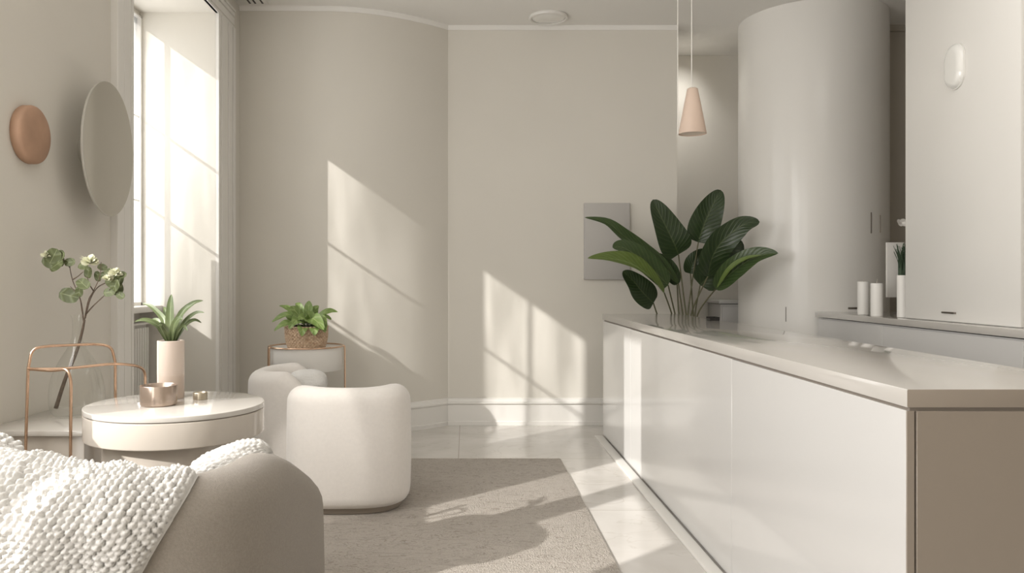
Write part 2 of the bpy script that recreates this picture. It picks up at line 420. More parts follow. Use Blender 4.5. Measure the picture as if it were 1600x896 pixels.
# window 2 (out of frame to the left; lets the low sun onto the rug and desk)
w2 = sthing('window_2')
bm=bmesh.new()
bx(bm,-1.80,-1.75,1.10,2.80,1.06,1.10,.003); bx(bm,-1.80,-1.75,1.10,2.80,2.87,2.9,.003)
bx(bm,-1.80,-1.75,2.00,2.20,1.06,2.9,.003); bx(bm,-1.80,-1.75,1.10,1.14,1.06,2.9,.003); bx(bm,-1.80,-1.75,2.76,2.80,1.06,2.9,.003)
obj('sash_frame',bm,M['trim'],w2)
box('mask_blind',-1.775,-1.765,1.12,2.02,1.90,2.88,M['trim'],w2)  # added out of view to keep the sun off the counter front
box('glass_pane',-1.79,-1.786,1.12,2.78,1.08,2.88,M['clear'],w2)
w3 = sthing('fill_window')  # unseen window added for the near-left fill and a sun slit
bm=bmesh.new()
for y in (-2.2,-.72,.74): bx(bm,-1.80,-1.75,y,y+.06,.4,2.9,.003)
for z in (.4,2.84): bx(bm,-1.80,-1.75,-2.2,.8,z,z+.06,.003)
obj('sash_frame',bm,M['trim'],w3)
SB=mat('mask_blind_cloth',(.9,.87,.82),.8)  # opaque cloth of the added blinds that mask the sun
box('mask_blind',-1.775,-1.765,.665,.745,1.52,2.84,SB,w3)  # added piece, leaves a low slit for a sun stripe on the throw
for y in (-2.14,-.66): box('mask_blind',-1.775,-1.765,y,y+(1.40 if y<-1 else 1.325),.46,2.84,SB,w3)
#'mask_blind_cloth',(.9,.87,.82),.8),w3)

# trim strip on the floor along the desk
struct(box('trim_1', .985, 1.045, 1.2, 6.1, 0, .012, M['trim'], None, .003))

# column
cx,cy,cr=2.815,6.49,.565
bm=bmesh.new(); lathe(bm,[(cr,0),(cr,ZC)],96,(cx,cy))
col=struct(obj('column',bm,M['column']))
def on_col(px, y_guess=None):
    # intersection of the sight line through px with the column
    a=(px-728)/FX; A=1+a*a; B=-2*(a*cx+cy); Cc=cx*cx+cy*cy-cr*cr
    y=(-B-math.sqrt(max(0,B*B-4*A*Cc)))/(2*A); return Vector((a*y,y,0))
p=on_col(1333)
for px,y0,y1,m in ((1333,480.5,483.5,'steel'),(1361,332,365,'steel'),(1375,336,364,'endpanel'),(1228,480,503,'gap')):
    p=on_col(px); n=Vector((p.x-cx,p.y-cy,0)).normalized(); z1=CAMZ-(y0-438)*p.y/FX; z0=CAMZ-(y1-438)*p.y/FX
    bm=bmesh.new(); hw=.04 if px==1333 else .0025 if px==1228 else .005; bx(bm,-.006,.004,-hw,hw,z0,z1,.002)
    o=obj('recessed_pull',bm,M[m],col); o.matrix_world=Matrix.Translation((p.x,p.y,0))@Matrix.Rotation(math.atan2(n.y,n.x),4,'Z')

# ------------------------------------------------------------------ RADIATOR
r=thing('radiator','white ribbed panel radiator under the sill of the tall window','radiator',(-2.18,4.7,0))
bm=bmesh.new(); bx(bm,-2.235,-2.19,4.2,5.46,.16,.90,.006); obj('panel',bm,M['trim'],r)
bm=bmesh.new()
y=4.22
while y<5.44: bx(bm,-2.19,-2.165,y,y+.022,.18,.88,.006); y+=.04
obj('fins',bm,M['trim'],r)
box('top_grille',-2.25,-2.155,4.19,5.47,.90,.915,M['trim'],r,.003)
for y in (4.3,5.35): box('foot',-2.235,-2.20,y,y+.04,0,.17,M['trim'],r,.003)

# ------------------------------------------------------------------ RECEPTION COUNTER
CT=.94
t=thing('reception_counter','long glossy white reception counter running from the foreground to the back wall','counter',(1.34,4,0))
X0,X1,Y0,Y1=1.05,1.635,1.90,6.12
ys=[Y0+.006,3.16,5.10,Y1]
box('carcass',X0+.025,X1-.01,Y0+.012,Y1-.02,.0,CT-.05,M['gap'],t)
for a,b in zip(ys,ys[1:]): box('front_panel',X0+.004,X0+.024,a+.0008,b-.0008,.014,CT-.053,M['white'],t,.0015,1)
box('end_stile',X0+.004,X0+.021,Y0+.002,Y0+.0075,.012,CT-.053,M['endpanel'],t)
box('end_panel',X0+.026,X1-.004,Y0-.0,Y0+.012,.012,CT-.053,M['endpanel'],t,.001,1)
box('back_panel',X1-.012,X1,Y0+.012,Y1,.0,CT-.053,M['white'],t)
box('far_panel',X0+.024,X1-.012,Y1-.02,Y1,.0,CT-.053,M['white'],t)
wt=box('worktop',X0,X1+.004,Y0-.004,Y1+.004,CT-.044,CT,M['white_top'],t,.0025)
wt.data.materials.append(M['endpanel'])
for p in wt.data.polygons:
    if p.normal.y<-.9: p.material_index=1  # near edge of the top darkened by colour, as if unlit
box('shadow_gap',X0+.012,X1-.005,Y0+.006,Y1-.01,CT-.055,CT-.043,M['gap'],t)

# ------------------------------------------------------------------ BACK COUNTER
BT=.965; BX=2.60
ysb=[2.46,3.73,4.99,5.90]
labs=['white base cabinet behind the counter, cut off by the right picture edge',
      'white base cabinet under the worktop directly below the tall cabinet',
      'white base cabinet next to the round column, under the pillar candles']
for (a,b),lb in zip(zip(ysb,ysb[1:]),labs):
    u=thing('base_cabinet',lb,'cabinet',(3.0,(a+b)/2,0),'white base cabinets along the right wall')
    box('body',BX+.03,3.3,a,b,0,BT-.045,M['white'],u)
    box('door',BX+.008,BX+.027,a+.0015,b-.0015,.08,BT-.052,M['white'],u,.0015,1)
    box('plinth',BX+.05,BX+.028,a,b,0,.075,M['gap'],u)
tag(box('back_worktop',BX,3.32,2.46,5.93,BT-.038,BT,M['white_top'],None,.0025),'pale glossy worktop over the low cabinets behind the reception counter','worktop')
# tall cabinet standing on the back worktop
TY0,TY1,TX=3.86,4.88,2.69
t=thing('tall_cabinet','tall glossy white cabinet standing on the back worktop up to the ceiling','cabinet',(3.0,4.37,BT))
box('body',TX+.02,3.3,TY0,TY1,BT,ZC,M['column'],t)
box('door',TX,TX+.019,TY0+.004,TY1-.004,BT+.004,ZC-.01,M['column'],t,.003,2)
p=P(1484,489,2.69*FX/(1484-728))
bm=bmesh.new(); bx(bm,TX-.014,TX+.001,p.y-.058,p.y+.058,p.z-.005,p.z+.005,.002); obj('handle',bm,M['steel'],t)
# pill sconce
y=TX*FX/(1494-728); z=CAMZ+(438-104)*y/FX
t=thing('wall_sconce','small pale glass pill-shaped sconce on the tall cabinet front','sconce',(TX,y,z))
def pill(bm,x0,x1,cy_,cz_,hw,hh,n=20,dome=True):
    pts=[]
    for i in range(n+1): a=PI*i/n; pts.append((hw*math.cos(a),hh-hw+hw*math.sin(a)))
    for i in range(n+1): a=PI+PI*i/n; pts.append((hw*math.cos(a),-(hh-hw)+hw*math.sin(a)))
    rings=[]
    K=6 if dome else 1
    for k in range(K+1):
        a=PI/2*k/K if dome else 0
        s=math.cos(a) if dome else 1
        x=x0+(x1-x0)*(math.sin(a) if dome else k)
        if dome and k==K: s=.02
        rings.append([bm.verts.new((x,cy_+u*(.55+.45*s) if dome else cy_+u,cz_+v*(.7+.3*s) if dome else cz_+v)) for u,v in pts])
    for a_,b_ in zip(rings,rings[1:]):
        n_=len(pts)
        for i in range(n_): bm.faces.new((a_[i],a_[(i+1)%n_],b_[(i+1)%n_],b_[i]))
    bm.faces.new(rings[0]); bm.faces.new(rings[-1][::-1]); return bm
obj('backplate',pill(bmesh.new(),TX-.001,TX-.008,y,z,.084,.128,dome=False),M['paleface'],t)
obj('glass_cover',pill(bmesh.new(),TX-.008,TX-.034,y,z,.078,.121),M['scglass'],t)

# candles
for px,py,lb in ((1349,492,'left white pillar candle on the back worktop'),(1370,494.5,'right white pillar candle on the back worktop, next to the grass vase')):
    yy=.235*FX/(py-438); p=P(px,py,yy); r_=.037; h=.225 if px<1360 else .215
    t=thing('pillar_candle',lb,'candle',(p.x,p.y,BT),'white pillar candles on the back worktop')
    bm=bmesh.new(); pr=rcyl(r_,BT,BT+h,.004)[:-1]+[(r_-.008,BT+h-.001),(r_-.012,BT+h-.006),(0,BT+h-.007)]
    obj('wax',lathe(bm,pr,40,(p.x,p.y)),M['wax'],t)
    obj('wick',tube(bmesh.new(),[(p.x,p.y,BT+h-.01),(p.x,p.y,BT+h+.012),(p.x+.003,p.y,BT+h+.026)],.0016,6),M['wick'],t)
# ribbed vase with grass
vx,vy=2.735,4.98
t=thing('grass_vase','white cylinder vase of dark upright grass beside the tall cabinet','vase',(vx,vy,BT))
bm=bmesh.new(); lathe(bm,[(0,BT),(.032,BT),(.036,BT+.003),(.036,BT+.262),(.034,BT+.265),(.031,BT+.262),(.031,BT+.24),(0,BT+.24)],36,(vx,vy)); obj('vase',bm,M['wax'],t)
bm=bmesh.new()
for i in range(120):
    a=rnd.random()*2*PI; r_=.029*math.sqrt(rnd.random()); x,y=vx+r_*math.cos(a),vy+r_*math.sin(a); h=.12+rnd.random()*.11
    ox,oy=rnd.uniform(-.04,.04),rnd.uniform(-.02,.025)
    tube(bm,smooth_path([(x,y,BT+.24),(x+ox*.3,y+oy*.3,BT+.24+h*.6),(x+ox,y+oy,BT+.24+h)],3),.0034,4,.001)
obj('grass',bm,M['grass'],t)
# white upright panel behind
yy=5.62
t=thing('table_sign','narrow upright blank white panel standing behind the grass vase','sign',((1404-728)*yy/FX,yy,BT))
box('panel',(1386-728)*yy/FX,(1413-728)*yy/FX,yy,yy+.02,CAMZ-(465-438)*yy/FX,CAMZ+(438-379)*yy/FX,M['wax'],t,.002)
box('post',(1403-728)*yy/FX,(1409-728)*yy/FX,yy+.004,yy+.016,BT+.006,CAMZ-(464-438)*yy/FX,M['steel'],t)
box('foot',(1402-728)*yy/FX,(1416-728)*yy/FX,yy-.03,yy+.05,BT,BT+.007,M['steel'],t,.002)
# orchid
t=thing('orchid','white orchid bloom on a thin stem beside the tall cabinet edge','flower',(2.9,5.3,BT))
p=P(1409,348,5.25)
bm=bmesh.new(); lathe(bm,[(0,BT),(.03,BT),(.04,BT+.09),(.037,BT+.09),(.028,BT+.07),(0,BT+.07)],24,(p.x+.07,5.27)); obj('pot',bm,M['wax'],t)
obj('stem',tube(bmesh.new(),smooth_path([(p.x+.07,5.27,BT+.07),(p.x+.075,5.27,BT+.42),(p.x+.05,5.26,p.z+.03),(p.x+.01,5.25,p.z)],6),.003,6),M['stem'],t)
bm=bmesh.new()
for k in range(5):
    a=k*2*PI/5+.3; d=Vector((math.cos(a),-.35,math.sin(a)*.6)); c=Vector((p.x,5.25,p.z))
    leaf(bm,[c,c+d*.022,c+d*.042],.017,(0,-1,.3),8,4,.1,'round')
obj('petals',bm,M['orchid'],t)

# alcove console
t=thing('alcove_console','low white console cabinet in the alcove left of the round column','cabinet',(2.6,7.2,0))
box('body',2.262,3.05,7.08,7.44,0,.985,M['white'],t,.003)
box('top',2.245,3.06,7.065,7.45,.99,1.02,M['white'],t,.003)
box('drawer_front',2.275,3.04,7.068,7.08,.70,.965,M['white'],t,.003)
# dark card holder on the counter
p=P(1124,499,5.12)
t=thing('card_tray','small black tray on the far right edge of the reception counter','tray',(p.x-.02,5.12,CT))
c0=(1.60,5.16)
bm=bmesh.new(); bx(bm,c0[0]-.03,c0[0]+.03,c0[1]-.045,c0[1]+.045,CT,CT+.006,.002); obj('base',bm,M['black'],t)
bm=bmesh.new()
bx(bm,c0[0]-.03,c0[0]-.026,c0[1]-.045,c0[1]+.045,CT+.003,CT+.012); bx(bm,c0[0]+.026,c0[0]+.03,c0[1]-.045,c0[1]+.045,CT+.003,CT+.022)
bx(bm,c0[0]-.03,c0[0]+.03,c0[1]+.041,c0[1]+.045,CT+.003,CT+.022); bx(bm,c0[0]-.03,c0[0]+.03,c0[1]-.045,c0[1]-.041,CT+.003,CT+.012)
obj('rim',bm,M['black'],t)

# ------------------------------------------------------------------ WALL ART PANEL
tag(box('wall_panel',*[ (912-728)*YB/FX,(983-728)*YB/FX ],YB-.035,YB,CAMZ+.004,CAMZ+(438-318)*YB/FX,M['panel'],None,.003),'flat pale grey rectangular canvas on the back wall behind the big plant','wall art')

# ------------------------------------------------------------------ CEILING FIXTURES
t=thing('ceiling_light','round flush white ceiling light near the back wall','ceiling light',((857-728)*6.36/FX,6.36,ZC))
cxl=(857-728)*6.36/FX
bm=bmesh.new(); lathe(bm,[(.152,ZC),(.156,ZC-.012),(.152,ZC-.022),(.142,ZC-.024),(.134,ZC-.018),(.134,ZC-.01),(.13,ZC)],56,(cxl,6.36)); obj('rim',bm,M['paleface'],t)
bm=bmesh.new(); lathe(bm,[(.131,ZC-.004),(.131,ZC-.014),(.115,ZC-.020),(0,ZC-.023)],56,(cxl,6.36)); obj('diffuser',bm,M['scglass'],t)
t=thing('ceiling_vent','small white slotted vent on the ceiling above the window corner','vent',(-1.6,6.02,ZC))
box('plate',-1.70,-1.50,5.86,6.06,ZC-.012,ZC,M['paleface'],t,.003)
for x in (-1.64,-1.60,-1.545): box('slot',x,x+.014,5.88,6.03,ZC-.014,ZC-.011,M['black'],t)

# pendant
yy=4.74; pc=P(1082,209,yy); zt=P(1080,139,yy).z
t=thing('pendant_lamp','blush cone pendant lamp hanging over the reception counter','lamp',(pc.x,yy,ZC))
n=.003
bm=bmesh.new(); lathe(bm,[(.0,zt+.004),(.024,zt+.004),(.031,zt),(.082,pc.z),(.081,pc.z-.002),(.079,pc.z),(.029,zt-.004),(0,zt-.004)],56,(pc.x,yy)); obj('lamp_shade',bm,M['shade'],t)
bm=bmesh.new(); lathe(bm,[(0,pc.z+.012),(.05,pc.z+.008),(.075,pc.z+.004)],40,(pc.x,yy)); obj('diffuser',bm,M['shade_in'],t)
obj('cord',tube(bmesh.new(),[(pc.x-.005,yy,zt),(pc.x-.005,yy,ZC)],.0032,8),M['cord'],t)
xl=P(1059,100,yy).x
obj('cord',tube(bmesh.new(),smooth_path([(xl,yy,ZC),(xl,yy,2.6),(xl,yy,pc.z+.04),(xl+.006,yy,pc.z+.012),(xl+.016,yy,pc.z+.006)],8),.0026,8),M['cord'],t)
bm=bmesh.new(); lathe(bm,rcyl(.06,ZC-.02,ZC,.004),32,(pc.x-.03,yy)); obj('canopy',bm,M['paleface'],t)

# ------------------------------------------------------------------ LEFT WALL DECOR
def wall_disc(bm,cy_,cz_,prof,ry,rz,n=72):
    """prof: (radius factor, x)"""
    rings=[]
    for f,x in prof:
        if f<1e-6: rings.append([bm.verts.new((x,cy_,cz_))])
        else: rings.append([bm.verts.new((x,cy_+ry*f*math.cos(2*PI*i/n),cz_+rz*f*math.sin(2*PI*i/n))) for i in range(n)])
    for a,b in zip(rings,rings[1:]):
        for i in range(n):
            j=(i+1)%n
            if len(a)==1: bm.faces.new((a[0],b[i],b[j]))
            elif len(b)==1: bm.faces.new((a[i],a[j],b[0]))
            else: bm.faces.new((a[i],a[j],b[j],b[i]))
    return bm
bm=wall_disc(bmesh.new(),3.15,1.775,[(0,XL),(.97,XL),(1,XL+.006),(1,XL+.03),(.975,XL+.037),(.9,XL+.043),(.6,XL+.050),(0,XL+.053)],.118,.115)
tag(obj('wall_disc',bm,M['terracotta']),'small round terracotta disc hung on the left wall','wall decoration')
t=thing('round_mirror','large oval frameless mirror held off the left wall by the window','mirror',(-1.64,3.64,1.79))
my,mz=3.62,1.795; ry,rz=.255,.305; XM=-1.625
obj('mirror_glass',wall_disc(bmesh.new(),my,mz,[(.993,XM+.0065),(0,XM+.0065)],ry,rz),M['mirror'],t)
obj('back_plate',wall_disc(bmesh.new(),my,mz,[(0,XM-.006),(.985,XM-.006),(1,XM),(1,XM+.005),(.993,XM+.0062),(0,XM+.0062)],ry,rz),M['mirror_rim'],t)
bm=wall_disc(bmesh.new(),my,mz,[(0,XM-.006),(.22,XM-.006),(.22,XL),(0,XL)],ry,rz); obj('wall_mount',bm,M['mirror_rim'],t)

# ------------------------------------------------------------------ RUG
rug=tag(box('rug',-1.5,.632,.4,5.31,0,.012,M['rug'],None,.005),'large beige textured area rug under the lounge chairs','rug')
RZ=.012

# ------------------------------------------------------------------ TUB CHAIRS
def tub_profile(R, zt, seat, th):
    """outer bottom -> crest -> inner down to seat"""
    p=[(R-.035,.035),(R-.015,.042),(R-.004,.06),(R,.09)]
    for k in range(1,6): p.append((R+.004*math.sin(PI*k/6),.09+(zt-th*.55-.09)*k/6))
    c=R-th/2; rr=th/2
    for k in range(0,13):
        a=PI*k/12; p.append((c+rr*math.cos(a), zt-rr*1.1+rr*1.1*math.sin(a)))
    zi=zt-rr*1.1
    for k in range(1,4): p.append((R-th-.004*k, zi+(seat-zi)*k/3))
    return p
def smoothstep(x): x=max(0,min(1,x)); return x*x*(3-2*x)
def kf(a,p=2.0,ax=0.0):
    c=abs(math.cos(a-ax)); s_=abs(math.sin(a-ax)); return 1/((c**p+s_**p)**(1/p))
def slathe(bm,prof,n,c,p,ax,close=False):
    lathe(bm,prof,n,c,close)
    for v in bm.verts:
        dx,dy=v.co.x-c[0],v.co.y-c[1]
        if abs(dx)+abs(dy)<1e-7: continue
        k=kf(math.atan2(dy,dx),p,ax); v.co.x=c[0]+dx*k; v.co.y=c[1]+dy*k
    return bm
def make_chair(name,label,cx_,cy_,R,H,face,fab,th=.14,seat=.40,arc=118,fall=38,p=2.6,ax=0.0,n=128,two=0):
    """face: degrees the chair opens towards; arc: half angle of the full-height back"""
    t=thing(name,label,'armchair',(cx_,cy_,RZ))
    bm=bmesh.new(); rows=[]
    def top(a):
        d=abs((a-math.radians(face)+PI)%(2*PI)-PI)   # angle from facing
        back=PI-d                                       # 0 at back
        bd=math.degrees(back); f=1-smoothstep((bd-arc)/fall) if not two else 1-two*smoothstep((bd-arc)/fall)-(1-two)*smoothstep((bd-122)/36)
        dip=-.006*math.cos(back*2)
        return seat+.03+(H+dip-seat-.03)*f
    for i in range(n):
        a=2*PI*i/n; zt=top(a); pr=tub_profile(R,zt,min(seat-.02,zt-.03),th)
        k_=kf(a,p,ax); rows.append([bm.verts.new((cx_+r*k_*math.cos(a),cy_+r*k_*math.sin(a),z+RZ)) for r,z in pr])
    for i in range(n):
        a=rows[i]; b=rows[(i+1)%n]
        for k in range(len(a)-1): bm.faces.new((a[k],b[k],b[k+1],a[k+1]))
    cc=bm.verts.new((cx_,cy_,seat-.02+RZ))
    for i in range(n): bm.faces.new((rows[i][-1],rows[(i+1)%n][-1],cc))
    obj('shell',bm,fab,t,angle=None)
    bm=bmesh.new(); slathe(bm,rcyl(R-.045,RZ,.04+RZ,.006),96,(cx_,cy_),p,ax); obj('plinth',bm,M['seam'],t)
    bm=bmesh.new(); slathe(bm,[(R-.034+.006*math.cos(k*PI/3),.038+RZ+.006*math.sin(k*PI/3)) for k in range(6)],96,(cx_,cy_),p,ax,close=True); obj('piping',bm,fab,t)
    bm=bmesh.new(); rs=R-th-.012; slathe(bm,rcyl(rs,seat-.03+RZ,seat+.08+RZ,.035,6),96,(cx_,cy_),p,ax); obj('seat_cushion',bm,fab,t)
    return top
make_chair('tub_chair','white boucle tub chair standing on the rug, seen from behind',-.625,4.31,.325,.645,98,M['fabric'],arc=45,fall=80,p=3.0,ax=.06,two=.32)
make_chair('tub_chair','white boucle tub chair beside the planter stand, with a knitted cushion',-1.0,4.95,.335,.645,5,M['fabric'],arc=68,fall=60,p=2.3)
FCX,FCY,FR,FH=-.825,1.99,.428,.775
FP,FAX=3.5,-.10
ftop=make_chair('tub_chair','taupe woven tub chair in the foreground under a knitted throw',FCX,FCY,FR,FH,88,M['fabric_g'],th=.17,arc=70,fall=70,two=.45,p=FP,ax=FAX,n=160)

# knit height
def knit(u,v,pu,pv):
    """staggered plump stitches"""
    v+= .25*pv*math.sin(u/pu*.9)
    r=math.floor(v/pv); uu=u/pu+(.5 if int(r)%2 else 0); c=math.floor(uu)
    h=0
    for dr in (-1,0,1):
        rr=r+dr; ub=u/pu+(.5 if int(rr)%2 else 0); c=math.floor(ub)
        for dc in (-1,0,1):
            jx=noise.noise(Vector((c+dc,rr,3.3)))*.34; jy=noise.noise(Vector((c+dc,rr,9.1)))*.34
            a=(ub-(c+dc+.5)-jx)/.56; b=(v/pv-(rr+.5)-jy)/.66
            q=1-a*a-b*b
            if q>0: h=max(h,math.sqrt(q)*(.8+.4*(noise.noise(Vector((c+dc,rr,1.7)))+.5)))
    return h
# throw draped over the foreground chair
def throw():
    bm=bmesh.new()
    # chair cross-section path (outer bottom to inner seat) parameterised by length
    a0,a1=math.radians(196),math.radians(309)
    NU,NV=520,380
    rows=[]
    for i in range(NU+1):
        fu=i/NU; row=[]
        for j in range(NV+1):
            fv=j/NV
            # right edge runs obliquely (lower part swings back to the left)
            a_end=a1-math.radians(49)*max(0,(.60-fv)/.60)**1.0+math.radians(.8)*math.sin(fv*22)
            a=a0+(a_end-a0)*fu
            zt=ftop(a); pr=prof_cache(zt)
            s=fv; p,nn=sample(pr,.16+.80*s)
            # folds
            u=(a-a0)*FR; v=s*pr_len
            edge=min(1,(1-fu)/.05); 
            fold=.016*max(0,math.sin(u*27+v*2.2+.6*math.sin(v*4)))**1.5*(.35+.65*(1-s))+.010*(1+math.sin(u*11+2.0))
            lump=.040*math.exp(-((math.degrees(a)-228)/26)**2)*math.exp(-((s-.62)/.22)**2)
            d=.010+.016*knit(u,v,.0155,.0125)+fold+lump
            e=min(1,(1-fu)/.035); d*=math.sqrt(max(0.02,1-(1-e)**2))
            if s>.97 or s<.02: d*=.7
            r=p[0]+nn[0]*d; z=p[1]+nn[1]*d
            r*=kf(a,FP,FAX); row.append(bm.verts.new((FCX+r*math.cos(a),FCY+r*math.sin(a),z+RZ)))
        rows.append(row)
    for i in range(NU):
        for j in range(NV): bm.faces.new((rows[i][j],rows[i+1][j],rows[i+1][j+1],rows[i][j+1]))
    # turn the free edge in towards the chair
    for edge in (rows[-1],):
        inner=[]
        for j,v in enumerate(edge):
            a=math.atan2(v.co.y-FCY,v.co.x-FCX)+math.radians(.5)
            p,nn=sample(prof_cache(ftop(a)),.16+.80*j/NV)
            k_=kf(a,FP,FAX)*(p[0]+nn[0]*.002); inner.append(bm.verts.new((FCX+k_*math.cos(a),FCY+k_*math.sin(a),p[1]+nn[1]*.002+RZ)))
        for j in range(NV): bm.faces.new((edge[j],inner[j],inner[j+1],edge[j+1]))
    return obj('knitted_throw',bm,M['knit'],None,angle=None)
_c={}
pr_len=1.3
def prof_cache(zt):
    k=round(zt,3)
    if k not in _c: _c[k]=tub_profile(FR,zt,min(.38,zt-.03),.17)
    return _c[k]
def sample(pr,f):
    L=[0]
    for a,b in zip(pr,pr[1:]): L.append(L[-1]+math.hypot(b[0]-a[0],b[1]-a[1]))
    t=f*L[-1]
    for k in range(len(L)-1):
        if L[k+1]>=t: break
    q=(t-L[k])/max(1e-6,L[k+1]-L[k]); a,b=pr[k],pr[k+1]
    def nrm(k):
        k0=max(0,k-1);k1=min(len(pr)-1,k+1); dx=pr[k1][0]-pr[k0][0]; dz=pr[k1][1]-pr[k0][1]; l=math.hypot(dx,dz) or 1
        return (dz/l,-dx/l)
    n0,n1=nrm(k),nrm(k+1); nx=n0[0]*(1-q)+n1[0]*q; nz=n0[1]*(1-q)+n1[1]*q; l=math.hypot(nx,nz) or 1
    return (a[0]+(b[0]-a[0])*q,a[1]+(b[1]-a[1])*q),(nx/l,nz/l)
th=throw(); tag(th,'chunky white knitted throw draped over the foreground chair back','throw')

# knitted cushions
def knit_cushion(name,label,cat,c,rx,ry_,rz_,rot,m=M['knit'],pu=.017,amp=.009,pw=.75):
    bm=bmesh.new(); nu,nv=150,90; rows=[]
    Rm=Matrix.Rotation(rot[2],3,'Z')@Matrix.Rotation(rot[1],3,'Y')@Matrix.Rotation(rot[0],3,'X')
    def spw(x,p): return math.copysign(abs(x)**p,x)
    for j in range(nv+1):
        ph=-PI/2+PI*j/nv; row=[]
        for i in range(nu):
            a=2*PI*i/nu
            n=Vector((math.cos(ph)*math.cos(a),math.cos(ph)*math.sin(a),math.sin(ph)))
            q=Vector((spw(math.sin(ph),pw)*rx, spw(math.cos(ph),pw)*math.cos(a)*ry_, spw(math.cos(ph),pw)*math.sin(a)*rz_))
            nn=Vector((q.x/rx**2,q.y/ry_**2,q.z/rz_**2)).normalized()
            ripple=.35*rz_*.12*math.sin(a*6+q.x*18)
            d=amp*knit(a*ry_*1.0*2.0,q.x*2.0 if False else q.x+rx,pu,pu*.75)+ripple*abs(math.cos(ph))
            row.append(bm.verts.new(Rm@(q+nn*d)+Vector(c)))
        rows.append(row)
    for j in range(nv):
        for i in range(nu): bm.faces.new((rows[j][i],rows[j][(i+1)%nu],rows[j+1][(i+1)%nu],rows[j+1][i]))
    bmesh.ops.remove_doubles(bm,verts=bm.verts,dist=1e-5)
    return tag(obj(name,bm,m,angle=None),label,cat)
knit_cushion('knitted_cushion','rolled white cable-knit cushion leaning inside the foreground chair','cushion',(-.61,2.06,.709),.105,.058,.055,(0,-.36,.2))
knit_cushion('knitted_cushion','small cream knitted cushion in the chair beside the planter stand','cushion',(-.965,4.86,.575),.115,.085,.075,(0,-.02,.1),m=M['knit'],amp=.004)

# ------------------------------------------------------------------ DRUM TABLE
DX,DY,DR,DZ=-1.0,2.75,.295,.775
t=thing('drum_table','round cream lacquered side table holding the tall planter and bowl','side table',(DX,DY,RZ))
obj('tabletop',lathe(bmesh.new(),rcyl(DR,DZ-.018,DZ,.003),128,(DX,DY)),M['drumtop'],t)
obj('shadow_line',lathe(bmesh.new(),rcyl(DR-.006,DZ-.021,DZ-.017,.0005,1),96,(DX,DY)),M['gap'],t)
obj('apron',lathe(bmesh.new(),rcyl(DR-.001,DZ-.104,DZ-.020,.004),128,(DX,DY)),M['drum'],t)
obj('pedestal',lathe(bmesh.new(),rcyl(DR*.8,RZ+.02,DZ-.103,.003),96,(DX,DY)),M['drum'],t)
obj('base',lathe(bmesh.new(),rcyl(DR*.86,RZ,RZ+.022,.004),96,(DX,DY)),M['drum'],t)
# items on it
pp=P(267,622,2.87)
t=thing('potted_dracaena','tall blush ceramic planter of striped pointed leaves on the round table','potted plant',(pp.x,pp.y,DZ))
zt=DZ+.208; c=(pp.x,pp.y)
bm=bmesh.new(); lathe(bm,[(.0465,DZ+.083),(.047,DZ+.086),(.047,zt-.002),(.045,zt),(.0425,zt-.002),(.0425,zt-.02),(0,zt-.02)],56,c); obj('pot',bm,M['pot'],t)
bm=bmesh.new(); lathe(bm,[(0,DZ),(.044,DZ),(.0465,DZ+.003),(.0465,DZ+.083),(.044,DZ+.084)],56,c); obj('pot_base',bm,M['pot2'],t)
bm=bmesh.new(); lathe(bm,[(.0424,zt-.012),(.03,zt-.006),(0,zt-.003)],32,c); obj('soil',bm,M['soil'],t)
def at2(px,py,dy=0): return P(px,py,2.87+dy)
dl=[((266,532),(266,500),(268,460),.017,0),((262,530),(254,497),(222,474),.011,.05),((262,531),(246,508),(210,503),.011,-.06),((272,530),(284,490),(318,470),.013,.04),
    ((273,531),(292,500),(320,489),.009,-.05),((274,531),(292,506),(315,505),.009,.07),((268,531),(278,500),(300,478),.013,-.06),((264,530),(256,512),(236,500),.011,.08),((270,531),(284,512),(293,518),.009,-.08),
    ((266,531),(262,505),(256,480),.012,.1),((268,531),(272,508),(286,500),.013,-.09),((265,531),(258,514),(247,510),.010,-.1)]
bm=bmesh.new()
for i,(a,b,c_,w,dy) in enumerate(dl):
    A=at2(*a,dy*.1); A.z=zt-.01; B=at2(*b,dy*.6); D=at2(*c_,dy)
    leaf(bm,[A,A.lerp(B,.5)+Vector((0,0,.008)),B,B.lerp(D,.55)+Vector((0,0,.012)),D],w,(.05*(i%3-1),-1,.55),16,4,.35,'lance')
obj('leaves',bm,M['leaf_dracaena'],t,recalc=False,angle=None)
bw=P(248,633,2.711)
t=thing('copper_bowl','small polished copper bowl at the front of the round table','bowl',(bw.x,bw.y,DZ))
bm=bmesh.new(); lathe(bm,[(0,DZ),(.056,DZ),(.060,DZ+.004),(.061,DZ+.066),(.060,DZ+.068),(.0585,DZ+.066),(.057,DZ+.008),(0,DZ+.006)],64,(bw.x,bw.y)); obj('bowl_body',bm,M['pot_m'] if 'pot_m' in M else mat('blush_metal',(.52,.42,.35),.2,metal=.8),t)
tn=P(313,624,2.84)
bm=bmesh.new(); lathe(bm,[(0,DZ),(.024,DZ),(.025,DZ+.001),(.025,DZ+.023),(.0235,DZ+.025),(.022,DZ+.021),(0,DZ+.020)],40,(tn.x,tn.y))
tag(obj('metal_tin',bm,mat('brass_tin',(.52,.46,.36),.3,metal=.8)),'tiny round brass tin on the right of the round table','tin')

